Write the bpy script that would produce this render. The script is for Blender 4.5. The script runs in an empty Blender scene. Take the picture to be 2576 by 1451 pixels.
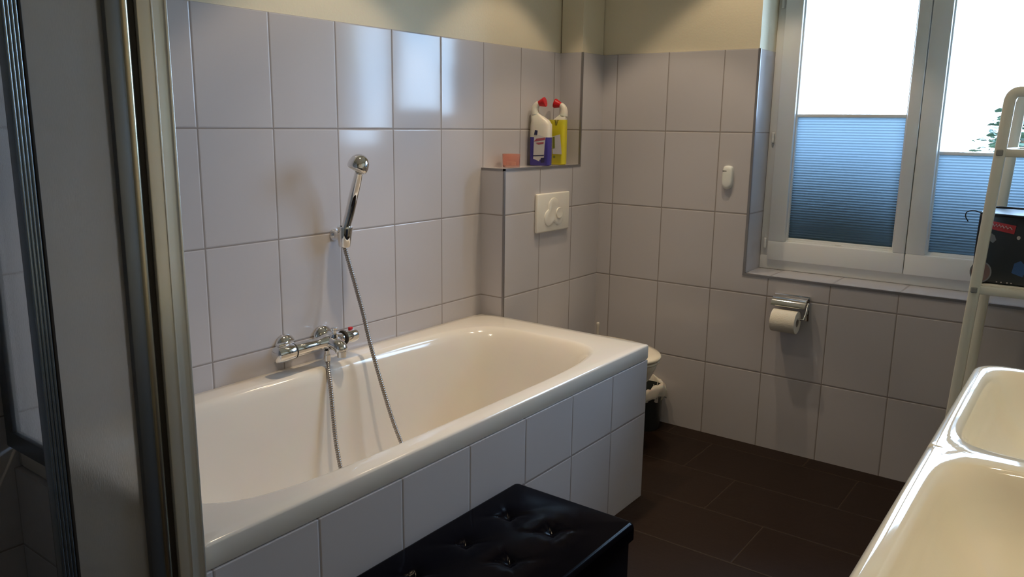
import bpy, bmesh, math, random
from mathutils import Vector, Matrix
random.seed(7)
PI = math.pi
scene = bpy.context.scene
COL = scene.collection

# ------------------------------------------------------------------ objects
def obj(name, bm, mats, parent=None, smooth=False, auto=None, loc=None):
    bmesh.ops.recalc_face_normals(bm, faces=bm.faces[:])
    me = bpy.data.meshes.new(name)
    bm.to_mesh(me); bm.free()
    for m in (mats if isinstance(mats, (list, tuple)) else [mats]):
        me.materials.append(m)
    if smooth:
        for p in me.polygons: p.use_smooth = True
    if auto is not None:
        for p in me.polygons: p.use_smooth = True
        try: me.set_sharp_from_angle(angle=math.radians(auto))
        except Exception: pass
    o = bpy.data.objects.new(name, me); COL.objects.link(o)
    if parent is not None: o.parent = parent
    if loc is not None: o.location = loc
    return o
def tag(o, label, cat, group=None, kind=None):
    o['label'] = label; o['category'] = cat
    if group: o['group'] = group
    if kind: o['kind'] = kind
    return o
def thing(name, label, cat, loc=(0, 0, 0), rz=0, group=None):
    o = bpy.data.objects.new(name, None); COL.objects.link(o)
    o.empty_display_size = .05
    o.location = loc; o.rotation_euler = (0, 0, rz)
    return tag(o, label, cat, group)
def struct(name, bm, mats, label=None, **k):
    o = obj(name, bm, mats, **k); o['kind'] = 'structure'
    if label: o['label'] = label; o['category'] = name.split('_')[0]
    return o

# ------------------------------------------------------------------ shapes
def box(bm, x0, x1, y0, y1, z0, z1, bev=0, seg=2, mi=0, M=None):
    b = bmesh.new()
    bmesh.ops.create_cube(b, size=1)
    for v in b.verts:
        v.co = Vector(((x0+x1)/2+v.co.x*(x1-x0), (y0+y1)/2+v.co.y*(y1-y0), (z0+z1)/2+v.co.z*(z1-z0)))
    if bev: bmesh.ops.bevel(b, geom=b.edges[:]+b.verts[:], offset=bev, segments=seg, affect='EDGES', profile=.5)
    merge(bm, b, mi, M)
def merge(bm, b, mi=None, M=None):
    if M is not None: bmesh.ops.transform(b, matrix=M, verts=b.verts[:])
    vm = {v: bm.verts.new(v.co) for v in b.verts}
    for f in b.faces:
        try:
            nf = bm.faces.new([vm[v] for v in f.verts]); nf.material_index = f.material_index if mi is None else mi
        except ValueError: pass
    b.free()
def frame_to(axis):
    a = Vector(axis).normalized()
    return a.to_track_quat('Z', 'Y').to_matrix().to_4x4()
def lathe(bm, prof, origin=(0, 0, 0), axis=(0, 0, 1), n=40, mi=0, sx=1, sy=1):
    """prof: list of (r, h) along the axis; r = 0 closes the end"""
    M = Matrix.Translation(Vector(origin)) @ frame_to(axis)
    rings = []
    for r, h in prof:
        if r <= 1e-6: rings.append([bm.verts.new(M @ Vector((0, 0, h)))])
        else: rings.append([bm.verts.new(M @ Vector((r*sx*math.cos(2*PI*i/n), r*sy*math.sin(2*PI*i/n), h))) for i in range(n)])
    bridge(bm, rings, mi)
def bridge(bm, rings, mi=0, closed=True):
    for a, b in zip(rings, rings[1:]):
        n = max(len(a), len(b))
        rng = range(n if closed else n-1)
        for i in rng:
            j = (i+1) % n
            if len(a) == 1: vs = [a[0], b[j], b[i]]
            elif len(b) == 1: vs = [a[i], a[j], b[0]]
            else: vs = [a[i], a[j], b[j], b[i]]
            try: f = bm.faces.new(vs); f.material_index = mi
            except ValueError: pass
def cap(bm, ring, mi=0):
    try: f = bm.faces.new(ring); f.material_index = mi
    except ValueError: pass
def catmull(P, k=10):
    P = [Vector(p) for p in P]
    Q = [P[0]*2-P[1]] + P + [P[-1]*2-P[-2]]
    out = []
    for i in range(1, len(Q)-2):
        a, b, c, d = Q[i-1:i+3]
        for s in range(k):
            t = s/k
            out.append(.5*((2*b)+(c-a)*t+(2*a-5*b+4*c-d)*t*t+(3*b-a-3*c+d)*t**3))
    out.append(P[-1])
    return out
def tube(bm, pts, r, n=16, mi=0, caps=True, flat=1.0, up=None):
    pts = [Vector(p) for p in pts]; rings = []
    t0 = (pts[1]-pts[0]).normalized()
    nrm = Vector(up) if up else (Vector((0, 0, 1)) if abs(t0.z) < .9 else Vector((1, 0, 0)))
    for i, p in enumerate(pts):
        t = (pts[min(i+1, len(pts)-1)]-pts[max(i-1, 0)]).normalized()
        nrm = (nrm-t*nrm.dot(t)).normalized(); bi = t.cross(nrm)
        rr = r[i] if isinstance(r, (list, tuple)) else r
        rings.append([bm.verts.new(p+nrm*rr*math.cos(2*PI*k/n)+bi*rr*flat*math.sin(2*PI*k/n)) for k in range(n)])
    bridge(bm, rings, mi)
    if caps: cap(bm, rings[0][::-1], mi); cap(bm, rings[-1], mi)
def prism(bm, poly, h0, h1, M=None, mi=0):
    """poly in local xy, extruded along local z"""
    M = M or Matrix()
    a = [bm.verts.new(M @ Vector((x, y, h0))) for x, y in poly]
    b = [bm.verts.new(M @ Vector((x, y, h1))) for x, y in poly]
    bridge(bm, [a, b], mi); cap(bm, a[::-1], mi); cap(bm, b, mi)
def rrect(w, h, r, n=6):
    out = []
    for cx, cy, a0 in ((w/2-r, h/2-r, 0), (-w/2+r, h/2-r, 90), (-w/2+r, -h/2+r, 180), (w/2-r, -h/2+r, 270)):
        for i in range(n+1):
            a = math.radians(a0+90*i/n); out.append((cx+r*math.cos(a), cy+r*math.sin(a)))
    return out
def sup(a, b, n, th):
    c, s = math.cos(th), math.sin(th)
    k = (abs(c/a)**n+abs(s/b)**n)**(-1/n)
    return k*c, k*s
def hit_rect(cx, cy, x0, x1, y0, y1, R, th):
    """ray from (cx,cy) to a rectangle with a radius per corner; R = {(sx,sy): r}"""
    c, s = math.cos(th), math.sin(th)
    tx = ((x1-cx)/c) if c > 1e-9 else ((x0-cx)/c if c < -1e-9 else 1e9)
    ty = ((y1-cy)/s) if s > 1e-9 else ((y0-cy)/s if s < -1e-9 else 1e9)
    t = min(tx, ty); px, py = cx+c*t, cy+s*t
    sx, sy = (1 if c > 0 else -1), (1 if s > 0 else -1)
    r = R.get((sx, sy), 0)
    if r > 0:
        qx = (x1-r) if sx > 0 else (x0+r); qy = (y1-r) if sy > 0 else (y0+r)
        if (px-qx)*sx > 0 and (py-qy)*sy > 0:
            dx, dy = cx-qx, cy-qy
            B = dx*c+dy*s; Cc = dx*dx+dy*dy-r*r
            t = -B+math.sqrt(max(B*B-Cc, 0)); px, py = cx+c*t, cy+s*t
    return px, py

# ------------------------------------------------------------------ materials
def mat(name, col, rough=.5, metal=0, spec=.5, coat=0, trans=0, ior=1.45, sss=0, bump=None, alpha=1, emis=None):
    m = bpy.data.materials.new(name); m.use_nodes = True
    nt = m.node_tree; b = nt.nodes['Principled BSDF']
    b.inputs['Base Color'].default_value = (*col, 1); b.inputs['Roughness'].default_value = rough
    b.inputs['Metallic'].default_value = metal; b.inputs['Specular IOR Level'].default_value = spec
    b.inputs['Coat Weight'].default_value = coat; b.inputs['Transmission Weight'].default_value = trans
    b.inputs['IOR'].default_value = ior; b.inputs['Subsurface Weight'].default_value = sss
    b.inputs['Subsurface Scale'].default_value = .01
    b.inputs['Alpha'].default_value = alpha
    # a breath of procedural variation on every surface
    g = nt.nodes.new('ShaderNodeTexCoord'); n = nt.nodes.new('ShaderNodeTexNoise')
    n.inputs['Scale'].default_value = (bump or (14, 0))[0]; n.inputs['Detail'].default_value = 4
    nt.links.new(g.outputs['Object'], n.inputs['Vector'])
    mx = nt.nodes.new('ShaderNodeMix'); mx.data_type = 'RGBA'; mx.blend_type = 'MULTIPLY'
    mx.inputs[0].default_value = .06
    mx.inputs[6].default_value = (*col, 1); nt.links.new(n.outputs['Color'], mx.inputs[7])
    nt.links.new(mx.outputs[2], b.inputs['Base Color'])
    if bump and bump[1]:
        bp = nt.nodes.new('ShaderNodeBump'); bp.inputs['Strength'].default_value = bump[1]; bp.inputs['Distance'].default_value = .002
        nt.links.new(n.outputs['Fac'], bp.inputs['Height']); nt.links.new(bp.outputs[0], b.inputs['Normal'])
    return m

def tile_mat(name, ua, u0, w, va, v0, h, col=(.575, .55, .57), grout=(.30, .265, .255), gw=.0035, rough=.11, tilt=.016, stag=0, wood=False):
    m = bpy.data.materials.new(name); m.use_nodes = True
    nt = m.node_tree; L = nt.links.new; N = nt.nodes.new; b = nt.nodes['Principled BSDF']
    def M(op, a, c=None, d=None):
        n = N('ShaderNodeMath'); n.operation = op
        for i, v in enumerate((a, c, d)):
            if v is None: continue
            if isinstance(v, (int, float)): n.inputs[i].default_value = v
            else: L(v, n.inputs[i])
        return n.outputs[0]
    geo = N('ShaderNodeNewGeometry'); sp = N('ShaderNodeSeparateXYZ'); L(geo.outputs['Position'], sp.inputs[0])
    v = M('DIVIDE', M('SUBTRACT', sp.outputs['XYZ'.index(va)], v0), h)
    vi = M('FLOOR', v); vf = M('SUBTRACT', v, vi)
    u = M('DIVIDE', M('SUBTRACT', sp.outputs['XYZ'.index(ua)], u0), w)
    if stag: u = M('ADD', u, M('MULTIPLY', vi, stag))
    ui = M('FLOOR', u); uf = M('SUBTRACT', u, ui)
    du = M('MULTIPLY', M('MINIMUM', uf, M('SUBTRACT', 1, uf)), w)
    dv = M('MULTIPLY', M('MINIMUM', vf, M('SUBTRACT', 1, vf)), h)
    d = M('MINIMUM', du, dv)
    ss = N('ShaderNodeMapRange'); ss.interpolation_type = 'SMOOTHSTEP'; L(d, ss.inputs[0])
    ss.inputs[1].default_value = gw*.35; ss.inputs[2].default_value = gw*.75
    mask = ss.outputs[0]
    cmb = N('ShaderNodeCombineXYZ'); L(ui, cmb.inputs[0]); L(vi, cmb.inputs[1])
    wn = N('ShaderNodeTexWhiteNoise'); wn.noise_dimensions = '2D'; L(cmb.outputs[0], wn.inputs['Vector'])
    nz = N('ShaderNodeTexNoise'); L(geo.outputs['Position'], nz.inputs['Vector']); nz.inputs['Detail'].default_value = 5
    nz.inputs['Scale'].default_value = 6
    tilec = N('ShaderNodeMix'); tilec.data_type = 'RGBA'; tilec.blend_type = 'MIX'
    a = tuple(c*(.97 if not wood else .62) for c in col)
    tilec.inputs[6].default_value = (*a, 1); tilec.inputs[7].default_value = (*col, 1)
    if wood:
        mp = N('ShaderNodeMapping'); L(geo.outputs['Position'], mp.inputs[0])
        mp.inputs['Scale'].default_value = (28, 2.5, 1) ; L(mp.outputs[0], nz.inputs['Vector']); nz.inputs['Scale'].default_value = 3
        L(M('ADD', M('MULTIPLY', nz.outputs['Fac'], .8), M('MULTIPLY', wn.outputs['Value'], .25)), tilec.inputs[0])
    else:
        L(M('ADD', M('MULTIPLY', wn.outputs['Value'], .6), M('MULTIPLY', nz.outputs['Fac'], .3)), tilec.inputs[0])
    fc = N('ShaderNodeMix'); fc.data_type = 'RGBA'; L(mask, fc.inputs[0]); fc.inputs[6].default_value = (*grout, 1)
    L(tilec.outputs[2], fc.inputs[7]); L(fc.outputs[2], b.inputs['Base Color'])
    rr = N('ShaderNodeMapRange'); L(mask, rr.inputs[0]); rr.inputs[3].default_value = .8; rr.inputs[4].default_value = rough
    L(rr.outputs[0], b.inputs['Roughness'])
    # grout sits lower; glaze is very slightly wavy; every tile is set a hair off true
    hs = N('ShaderNodeMapRange'); hs.interpolation_type = 'SMOOTHSTEP'; L(d, hs.inputs[0])
    hs.inputs[1].default_value = gw*.3; hs.inputs[2].default_value = gw*1.5
    n2 = N('ShaderNodeTexNoise'); L(geo.outputs['Position'], n2.inputs['Vector']); n2.inputs['Scale'].default_value = 9 if not wood else 60
    n2.inputs['Detail'].default_value = 1
    hh = M('ADD', hs.outputs[0], M('MULTIPLY', n2.outputs['Fac'], .22 if not wood else .25))
    bp = N('ShaderNodeBump'); bp.inputs['Distance'].default_value = .0012; bp.inputs['Strength'].default_value = .8
    L(hh, bp.inputs['Height'])
    vm = N('ShaderNodeVectorMath'); vm.operation = 'MULTIPLY_ADD'; L(wn.outputs['Color'], vm.inputs[0])
    vm.inputs[1].default_value = (tilt*2,)*3; vm.inputs[2].default_value = (-tilt,)*3
    va_ = N('ShaderNodeVectorMath'); va_.operation = 'ADD'; L(bp.outputs[0], va_.inputs[0]); L(vm.outputs[0], va_.inputs[1])
    vn = N('ShaderNodeVectorMath'); vn.operation = 'NORMALIZE'; L(va_.outputs[0], vn.inputs[0]); L(vn.outputs[0], b.inputs['Normal'])
    b.inputs['Specular IOR Level'].default_value = .30 if not wood else .15
    return m

W, H, ZT, Z1 = .25, .333, 1.6569, 1.3253
Z0 = Z1-4*H
TL = tile_mat('tiles_bath_wall', 'X', -1.9766, W, 'Z', Z0, H)
TLx = tile_mat('tiles_narrow_return', 'Y', 0.9, 10, 'Z', Z0, H)
TB = tile_mat('tiles_window_wall', 'Y', -.1861, W, 'Z', Z0, H)
TBr = tile_mat('tiles_reveal', 'X', -3, 10, 'Z', Z0, H)
TBl = tile_mat('tiles_sill', 'Y', -.1861, W, 'X', -.2, 3)
TN = tile_mat('tiles_cistern_front', 'X', -.4878, W, 'Z', Z0, H)
TS = tile_mat('tiles_cistern_shelf', 'X', -.4878, W, 'Y', -3, 10)
TP = tile_mat('tiles_bath_panel', 'X', -2.2404, W, 'Z', Z0, H)
TW = tile_mat('tiles_shower_side', 'Y', .0, .3, 'Z', Z0, H)
FL = tile_mat('floor_tiles_brown', 'Y', -1.0, .6, 'X', -.69, .2955, col=(.024, .0135, .009), grout=(.040, .028, .020), gw=.0035, rough=.36, tilt=.004, stag=-.36, wood=True)
plaster = mat('plaster_cream', (.86, .78, .60), .9, bump=(120, .25))
ceilm = mat('ceiling_white', (.86, .82, .72), .9, bump=(90, .2))
enamel = mat('bath_enamel', (.78, .73, .665), .1, spec=.55, coat=.3)
ceramic = mat('white_ceramic', (.92, .87, .72), .06, spec=.6, coat=.5)
toiletm = mat('toilet_ceramic', (.93, .84, .67), .12, spec=.5, coat=.3)
chrome = mat('chrome', (.82, .82, .82), .05, metal=1)
hosem = mat('chrome_hose_spiral', (.42, .39, .37), .28, metal=1)
alu = mat('anodised_aluminium', (.88, .87, .80), .30, metal=.5)
alu_d = mat('grey_aluminium_groove', (.20, .22, .25), .4, metal=.8)
champ = mat('warm_aluminium', (.60, .54, .40), .3, metal=1)
rubber = mat('black_rubber', (.02, .016, .012), .6)
trimm = mat('edge_trim_metal', (.30, .29, .30), .4, metal=.7)
winw = mat('window_white_paint', (.90, .91, .90), .35)
whitepl = mat('white_plastic', (.88, .85, .78), .25)
sensorm = mat('sensor_plastic', (.86, .88, .86), .35)
dark = mat('dark_slit', (.03, .03, .03), .6)
red = mat('red_cap', (.62, .012, .02), .3)
leather = mat('black_faux_leather', (.0012, .0012, .003), .16, spec=.045, bump=(260, .03))
paper = mat('toilet_paper', (.90, .84, .72), .95, bump=(140, .5))
rackm = mat('cream_white_metal', (.90, .88, .76), .35)
capm = mat('grey_screw_cap', (.32, .32, .30), .5)
bagm = mat('bag_dark_print', (.035, .042, .05), .45)
bagside = mat('bag_grey_gusset', (.22, .25, .30), .6)
piping = mat('bag_black_piping', (.012, .013, .018), .5)
labred = mat('bag_red_label', (.50, .05, .06), .5)
labwh = mat('bag_pale_print', (.62, .56, .55), .5)
labpk = mat('bag_pinkish_print', (.24, .15, .14), .5)
labgy = mat('bag_grey_print', (.26, .27, .28), .5)
labbl = mat('bag_blue_print', (.05, .12, .30), .5)
cabm = mat('vanity_dark_lacquer', (.07, .08, .11), .3)
binm = mat('bin_grey_green', (.045, .05, .05), .3)
bagliner = mat('bin_liner_white', (.75, .70, .62), .45, sss=.3, bump=(40, .4))
brushm = mat('brush_handle_clear', (.85, .80, .72), .15, trans=.35)
leafm = mat('leaf_green', (.034, .058, .034), .5)
barkm = mat('bark', (.16, .11, .07), .9)
groundm = mat('outdoor_ground', (.10, .11, .07), .95)
bot_w = mat('bottle_white_plastic', (.84, .80, .72), .3, sss=.2)
bot_b = mat('bottle_blue', (.07, .055, .36), .25, sss=.1)
bot_y = mat('bottle_yellow', (.78, .68, .03), .25, sss=.1)
lab_w = mat('label_white', (.66, .64, .66), .4)
lab_r = mat('label_red_print', (.42, .10, .14), .4)
lab_n = mat('label_navy_print', (.03, .03, .10), .4)
lab_g = mat('label_green_print', (.20, .22, .03), .4)

def glass_mat(name, col, kind):
    m = bpy.data.materials.new(name); m.use_nodes = True; nt = m.node_tree
    for n in list(nt.nodes): nt.nodes.remove(n)
    N = nt.nodes.new; L = nt.links.new; out = N('ShaderNodeOutputMaterial')
    if kind == 'pane':
        fr = N('ShaderNodeFresnel'); fr.inputs[0].default_value = 1.25
        t = N('ShaderNodeBsdfTransparent'); t.inputs[0].default_value = (*col, 1)
        g = N('ShaderNodeBsdfGlossy'); g.inputs['Roughness'].default_value = .02
        mx = N('ShaderNodeMixShader'); L(fr.outputs[0], mx.inputs[0]); L(t.outputs[0], mx.inputs[1]); L(g.outputs[0], mx.inputs[2])
    elif kind[0] == 'frost':
        nz = N('ShaderNodeTexNoise'); nz.inputs['Scale'].default_value = 140
        bp = N('ShaderNodeBump'); bp.inputs['Strength'].default_value = .35; bp.inputs['Distance'].default_value = .001; L(nz.outputs['Fac'], bp.inputs['Height'])
        r = N('ShaderNodeBsdfRefraction'); r.inputs['Roughness'].default_value = kind[1]; r.inputs['IOR'].default_value = 1.25
        r.inputs[0].default_value = (*col, 1); L(bp.outputs[0], r.inputs['Normal'])
        t = N('ShaderNodeBsdfTranslucent'); t.inputs[0].default_value = (.8, .8, .8, 1)
        d = N('ShaderNodeBsdfDiffuse'); d.inputs[0].default_value = (.8, .78, .75, 1)
        m1 = N('ShaderNodeMixShader'); m1.inputs[0].default_value = .5; L(t.outputs[0], m1.inputs[1]); L(d.outputs[0], m1.inputs[2])
        m2 = N('ShaderNodeMixShader'); m2.inputs[0].default_value = kind[2]; L(r.outputs[0], m2.inputs[1]); L(m1.outputs[0], m2.inputs[2])
        fr = N('ShaderNodeFresnel'); fr.inputs[0].default_value = 1.3
        g = N('ShaderNodeBsdfGlossy'); g.inputs['Roughness'].default_value = .12
        mx = N('ShaderNodeMixShader'); L(fr.outputs[0], mx.inputs[0]); L(m2.outputs[0], mx.inputs[1]); L(g.outputs[0], mx.inputs[2])
    elif kind[0] == 'fabric':
        wv = N('ShaderNodeTexNoise'); wv.inputs['Scale'].default_value = 90
        t = N('ShaderNodeBsdfTranslucent'); t.inputs[0].default_value = (*col, 1)
        d = N('ShaderNodeBsdfDiffuse'); d.inputs[0].default_value = (*kind[1], 1)
        mx = N('ShaderNodeAddShader'); L(t.outputs[0], mx.inputs[0]); L(d.outputs[0], mx.inputs[1])
        bp = N('ShaderNodeBump'); bp.inputs['Strength'].default_value = .1; L(wv.outputs['Fac'], bp.inputs['Height']); L(bp.outputs[0], d.inputs['Normal'])
    L(mx.outputs[0], out.inputs[0])
    return m
pane = glass_mat('window_glass', (.97, .99, 1), 'pane')
frost = glass_mat('frosted_shower_pane', (.97, .96, .95), ('frost', .22, .35))
frost2 = glass_mat('lightly_frosted_pane', (.97, .97, .97), ('frost', .08, .25))
blindm = glass_mat('pleated_blind_fabric', (.100, .128, .150), ('fabric', (.05, .07, .08)))
candleg = mat('pink_glass', (1.0, .60, .50), .08, trans=.75, ior=1.3)

# ------------------------------------------------------------------ setting
def faces_by_normal(bm, fn):
    bm.normal_update()
    for f in bm.faces: f.material_index = fn(f)
XL, YR, CZ = -4.3, -2.33, 2.45

b = bmesh.new(); box(b, XL-.2, .3, YR-.2, .2, -.1, 0); struct('floor', b, FL, 'dark brown plank tile floor')
b = bmesh.new(); box(b, XL-.2, .45, YR-.2, .2, CZ, CZ+.1); struct('ceiling', b, ceilm, 'white ceiling')
# bath wall: tiles stand 6 mm proud of the plaster above them
b = bmesh.new(); box(b, XL-.2, .0, 0, .2, 0, ZT, mi=0); box(b, XL-.2, .0, .006, .2, ZT, CZ, mi=1)
struct('wall_left', b, [TL, plaster], 'tiled wall behind the bathtub with cream plaster above')
b = bmesh.new(); box(b, XL-.2, .45, YR-.2, YR, 0, CZ); struct('wall_right', b, plaster, 'plastered wall behind the washbasin')
b = bmesh.new(); box(b, XL-.2, XL, YR, 0, 0, CZ); struct('wall_front', b, mat('plaster_taupe', (.38, .34, .30), .9), 'plastered wall opposite the window')
# window wall
WY0, WY1, WZ0, WZ1 = -1.992, -.8275, .7425, 2.16
b = bmesh.new()
def wb(y0, y1, z0, z1, x0=0): box(b, x0, .42, y0, y1, z0, z1)
wb(WY1, .2, 0, ZT); wb(YR-.2, WY0, 0, ZT); wb(WY0, WY1, 0, WZ0)
wb(WY1, .2, ZT, CZ, .006); wb(YR-.2, WY0, ZT, CZ, .006); wb(WY0, WY1, WZ1, CZ, .006)
def cls(f):
    c = f.calc_center_median(); n = f.normal
    if c.z > ZT+.0001: return 1
    if abs(n.y) > .9: return 2
    if abs(n.z) > .9: return 3
    return 0
faces_by_normal(b, cls)
struct('wall_back', b, [TB, plaster, TBr, TBl], 'tiled wall with the window in it')
# cistern boxing with niche above
BX, NX, D, SZ = -.7363, -.1811, .1152, 1.1751
b = bmesh.new()
box(b, BX, 0, -D, 0, 0, SZ-.001); box(b, NX, 0, -D, 0, SZ-.001, ZT); box(b, NX+.006, 0, -D+.006, 0, ZT, CZ)
def cls2(f):
    c = f.calc_center_median(); n = f.normal
    if c.z > ZT+.0001: return 2
    if abs(n.x) > .9: return 1
    if abs(n.z) > .9: return 3
    return 0
faces_by_normal(b, cls2)
struct('wall_cistern', b, [TN, TLx, plaster, TS], 'tiled boxing for the toilet cistern with a shelf on top')
# metal edge trims
b = bmesh.new()
t = .006
box(b, BX-.002, BX+t, -D-.002, -D+t, .58, SZ)
struct('trim_1', b, trimm, 'metal tile edge strip on the cistern boxing corner')
b = bmesh.new()
box(b, BX-.002, NX+t, -D-.002, -D+t, SZ-.008, SZ+.001); box(b, BX-.002, BX+t, -D+t, -.0005, SZ-.008, SZ+.001)
struct('trim_2', b, trimm, 'metal tile edge strip along the shelf')
b = bmesh.new(); box(b, NX-.002, NX+t, -D-.002, -D+t, SZ+.001, ZT); struct('trim_3', b, trimm, 'metal tile edge strip beside the niche')
b = bmesh.new(); box(b, -.002, .008, WY1-.008, WY1+.002, WZ0-.001, ZT); struct('trim_4', b, trimm, 'metal tile edge strip up the window reveal')
b = bmesh.new(); box(b, -.003, .008, WY0+.01, WY1+.002, WZ0-.007, WZ0+.002); struct('trim_5', b, trimm, 'metal tile edge strip along the window sill')

# ------------------------------------------------------------------ window
FX = .19
win = bpy.data.objects.new('window_1', None); COL.objects.link(win); win['kind'] = 'structure'; win['label'] = 'white double casement window above the toilet roll'; win['category'] = 'window'
def ringframe(bm, x0, x1, y0, y1, z0, z1, wl, wr, wb_, wt, bev=.004):
    box(bm, x0, x1, y0, y1, z0, z0+wb_, bev); box(bm, x0, x1, y0, y1, z1-wt, z1, bev)
    box(bm, x0, x1, y1-wl, y1, z0+wb_-.002, z1-wt+.002, bev); box(bm, x0, x1, y0, y0+wr, z0+wb_-.002, z1-wt+.002, bev)
b = bmesh.new(); ringframe(b, FX, .27, WY0, WY1, WZ0, WZ1, .05, .05, .06, .05); obj('outer_frame', b, winw, win, auto=30)
def sash(y0, y1, ztopblind, right):
    s = bmesh.new()
    wl = .072 if not right else .07; wr = .045 if not right else .07
    ringframe(s, FX-.014, .255, y0, y1, .785, WZ1-.04, wl, wr, .083, .075, .005)
    # glazing bead step
    ringframe(s, FX+.004, .235, y0+wr-.004, y1-wl+.004, .785+.08, WZ1-.04-.07, .01, .01, .01, .01, .002)
    so = obj('sash', s, winw, win, auto=30)
    g = bmesh.new(); box(g, .238, .242, y0+wr, y1-wl, .86, WZ1-.11); obj('glass_pane', g, pane, so)
    return so
SA = sash(-1.4065, -.862, 1.40, False)
SB = sash(-1.955, -1.4095, 1.26, True)
for z in (.855, 1.305, 1.85):
    h = bmesh.new(); lathe(h, [(0, -.022), (.005, -.022), (.0062, -.018), (.0062, -.002), (.0055, 0), (.0062, .002), (.0062, .018), (.005, .022), (0, .022)], (FX-.006, -.848, z), n=14)
    obj('hinge', h, winw, win, smooth=True)
h = bmesh.new(); box(h, FX-.03, FX-.013, -1.432, -1.412, 1.98, 2.04, .003); box(h, FX-.045, FX-.03, -1.429, -1.415, 1.92, 2.03, .004); obj('window_handle', h, winw, win, auto=30)

def blind(y0, y1, z0, z1, taper, label):
    t = thing('pleated_blind', label, 'blind', (0, 0, 0))
    f = bmesh.new(); n = int((z1-z0-.022)/.0105); rows = []
    zb = z0+.012; zt_ = z1-.012
    for i in range(2*n+1):
        k = i/(2*n); x = .209+(.0020 if i % 2 else -.0020)
        z = zb+(zt_-zb)*k
        rows.append([f.verts.new((x, y0+taper*(1-k), z)), f.verts.new((x, y1, z))])
    for a, c in zip(rows, rows[1:]): f.faces.new([a[0], a[1], c[1], c[0]])
    o = obj('fabric', f, blindm, t)
    r = bmesh.new(); box(r, .198, .222, y0+taper, y1, z0, z0+.014, .003); obj('bottom_rail', r, winw, t, auto=30)
    r = bmesh.new(); box(r, .198, .222, y0, y1, z1-.013, z1, .003); obj('top_rail', r, winw, t, auto=30)
    for y in (y0+.05, y1-.05):
        c = bmesh.new(); tube(c, [(.209, y, z1), (.209, y, WZ1-.115)], .0006, n=6); obj('cord', c, winw, t)
    g = bmesh.new(); box(g, .192, .199, (y0+y1)/2-.012, (y0+y1)/2+.012, z0+.001, z0+.008, .002); obj('pull_tab', g, winw, t, auto=30)
    return t
blind(-1.3625, -.9365, .870, 1.404, .004, 'blue grey pleated blind on the left window sash, raised higher')
blind(-1.885, -1.4835, .866, 1.267, 0, 'blue grey pleated blind on the right window sash, behind the white rack')

# ------------------------------------------------------------------ outdoors
b = bmesh.new(); box(b, .42, 14, -12, 8, -.6, -.5); struct('ground', b, groundm, 'garden ground outside the window')
def leaf_cloud(bm, c, rad, n, size):
    for _ in range(n):
        while True:
            p = Vector([random.uniform(-1, 1) for _ in range(3)])
            if .25 < p.length < 1: break
        p = Vector((c[0]+p.x*rad[0], c[1]+p.y*rad[1], c[2]+p.z*rad[2]))
        M = Matrix.Translation(p) @ Matrix.Rotation(random.uniform(0, 6.3), 4, 'Z') @ Matrix.Rotation(random.uniform(-1, 1), 4, 'X')
        s = size*random.uniform(.6, 1.3)
        vs = [bm.verts.new(M @ Vector(q)) for q in ((-s, 0, 0), (-.35*s, -.45*s, .1*s), (.5*s, -.35*s, .08*s), (s, 0, -.1*s), (.5*s, .35*s, .08*s), (-.35*s, .45*s, .1*s))]
        bm.faces.new(vs)
tr = thing('garden_tree', 'pale sunlit leafy tree seen outside through the right window sash', 'tree', (4.3, -1.55, -.5))
b = bmesh.new()
for c, r_, n in (((0, .17, 1.86), (.32, .20, .22), 260), ((0, .05, 1.70), (.3, .28, .16), 120), ((.1, -.35, 1.85), (.5, .34, .34), 330), ((0, .36, 1.72), (.25, .16, .10), 36), ((.1, -.25, 1.35), (.5, .5, .30), 200)):
    leaf_cloud(b, c, r_, n, .042)
obj('foliage', b, leafm, tr)
b = bmesh.new(); tube(b, catmull([(0, -.2, 0), (.03, -.2, .5), (0, -.25, 1.0), (.05, -.2, 1.5)]), .035, n=10)
for q in ((-.1, .1, 1.65), (.3, -.6, 1.8), (.05, .2, 1.9)): tube(b, catmull([(0, -.25, 1.0), (q[0]*.5, -.2+q[1]*.3, 1.3), q]), .014, n=8)
obj('trunk', b, barkm, tr, smooth=True)
hd = thing('blind_shading_hedge', 'added unseen green hedge close outside, shading the lower half of the window blinds', 'hedge', (.60, -1.4, -.5))  # unseen hedge, added to block sky light from the lower blinds
b = bmesh.new()
for y0_, y1_, h_ in ((-.95, -.05, 1.66), (-.05, .95, 1.76)):
    box(b, -.12, .12, y0_, y1_, 0, h_, .03)
    leaf_cloud(b, (0, (y0_+y1_)/2, h_/2), (.15, .5, h_/2+.05), 600, .02)
obj('foliage', b, leafm, hd)

# ------------------------------------------------------------------ bathtub
TX0, TX1, TY0, TY1, TZ, TBZ = -2.507, -.7335, -.7715, -.001, .5824, .5286
tub = thing('bathtub', 'cream white enamelled bathtub built in behind a white tiled panel', 'bathtub', (0, 0, 0))
b = bmesh.new()
cx, cy = -1.655, -.400
angs = set(2*PI*i/180 for i in range(180))
CR = {(1, 1): .075}
for X, Y in ((TX0, TY0), (TX0, TY1), (TX1, TY0)):
    a = math.atan2(Y-cy, X-cx) % (2*PI); angs.add(a); angs.add(a+.003); angs.add(a-.003)
angs = sorted(angs)
def outer(ins, z, extra=0):
    R = {k: v for k, v in CR.items()}
    for k in ((-1, 1), (-1, -1), (1, -1)): R[k] = .006
    return [b.verts.new((*hit_rect(cx, cy, TX0+ins, TX1-ins, TY0+ins, TY1-ins, R, a), z)) for a in angs]
def inner(ax, ay, n, z, sx=0, sy=0):
    out = []
    for a in angs:
        px, py = sup(ax, ay, n, a)
        out.append(b.verts.new((cx+sx+px, cy+sy+py, z)))
    return out
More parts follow.
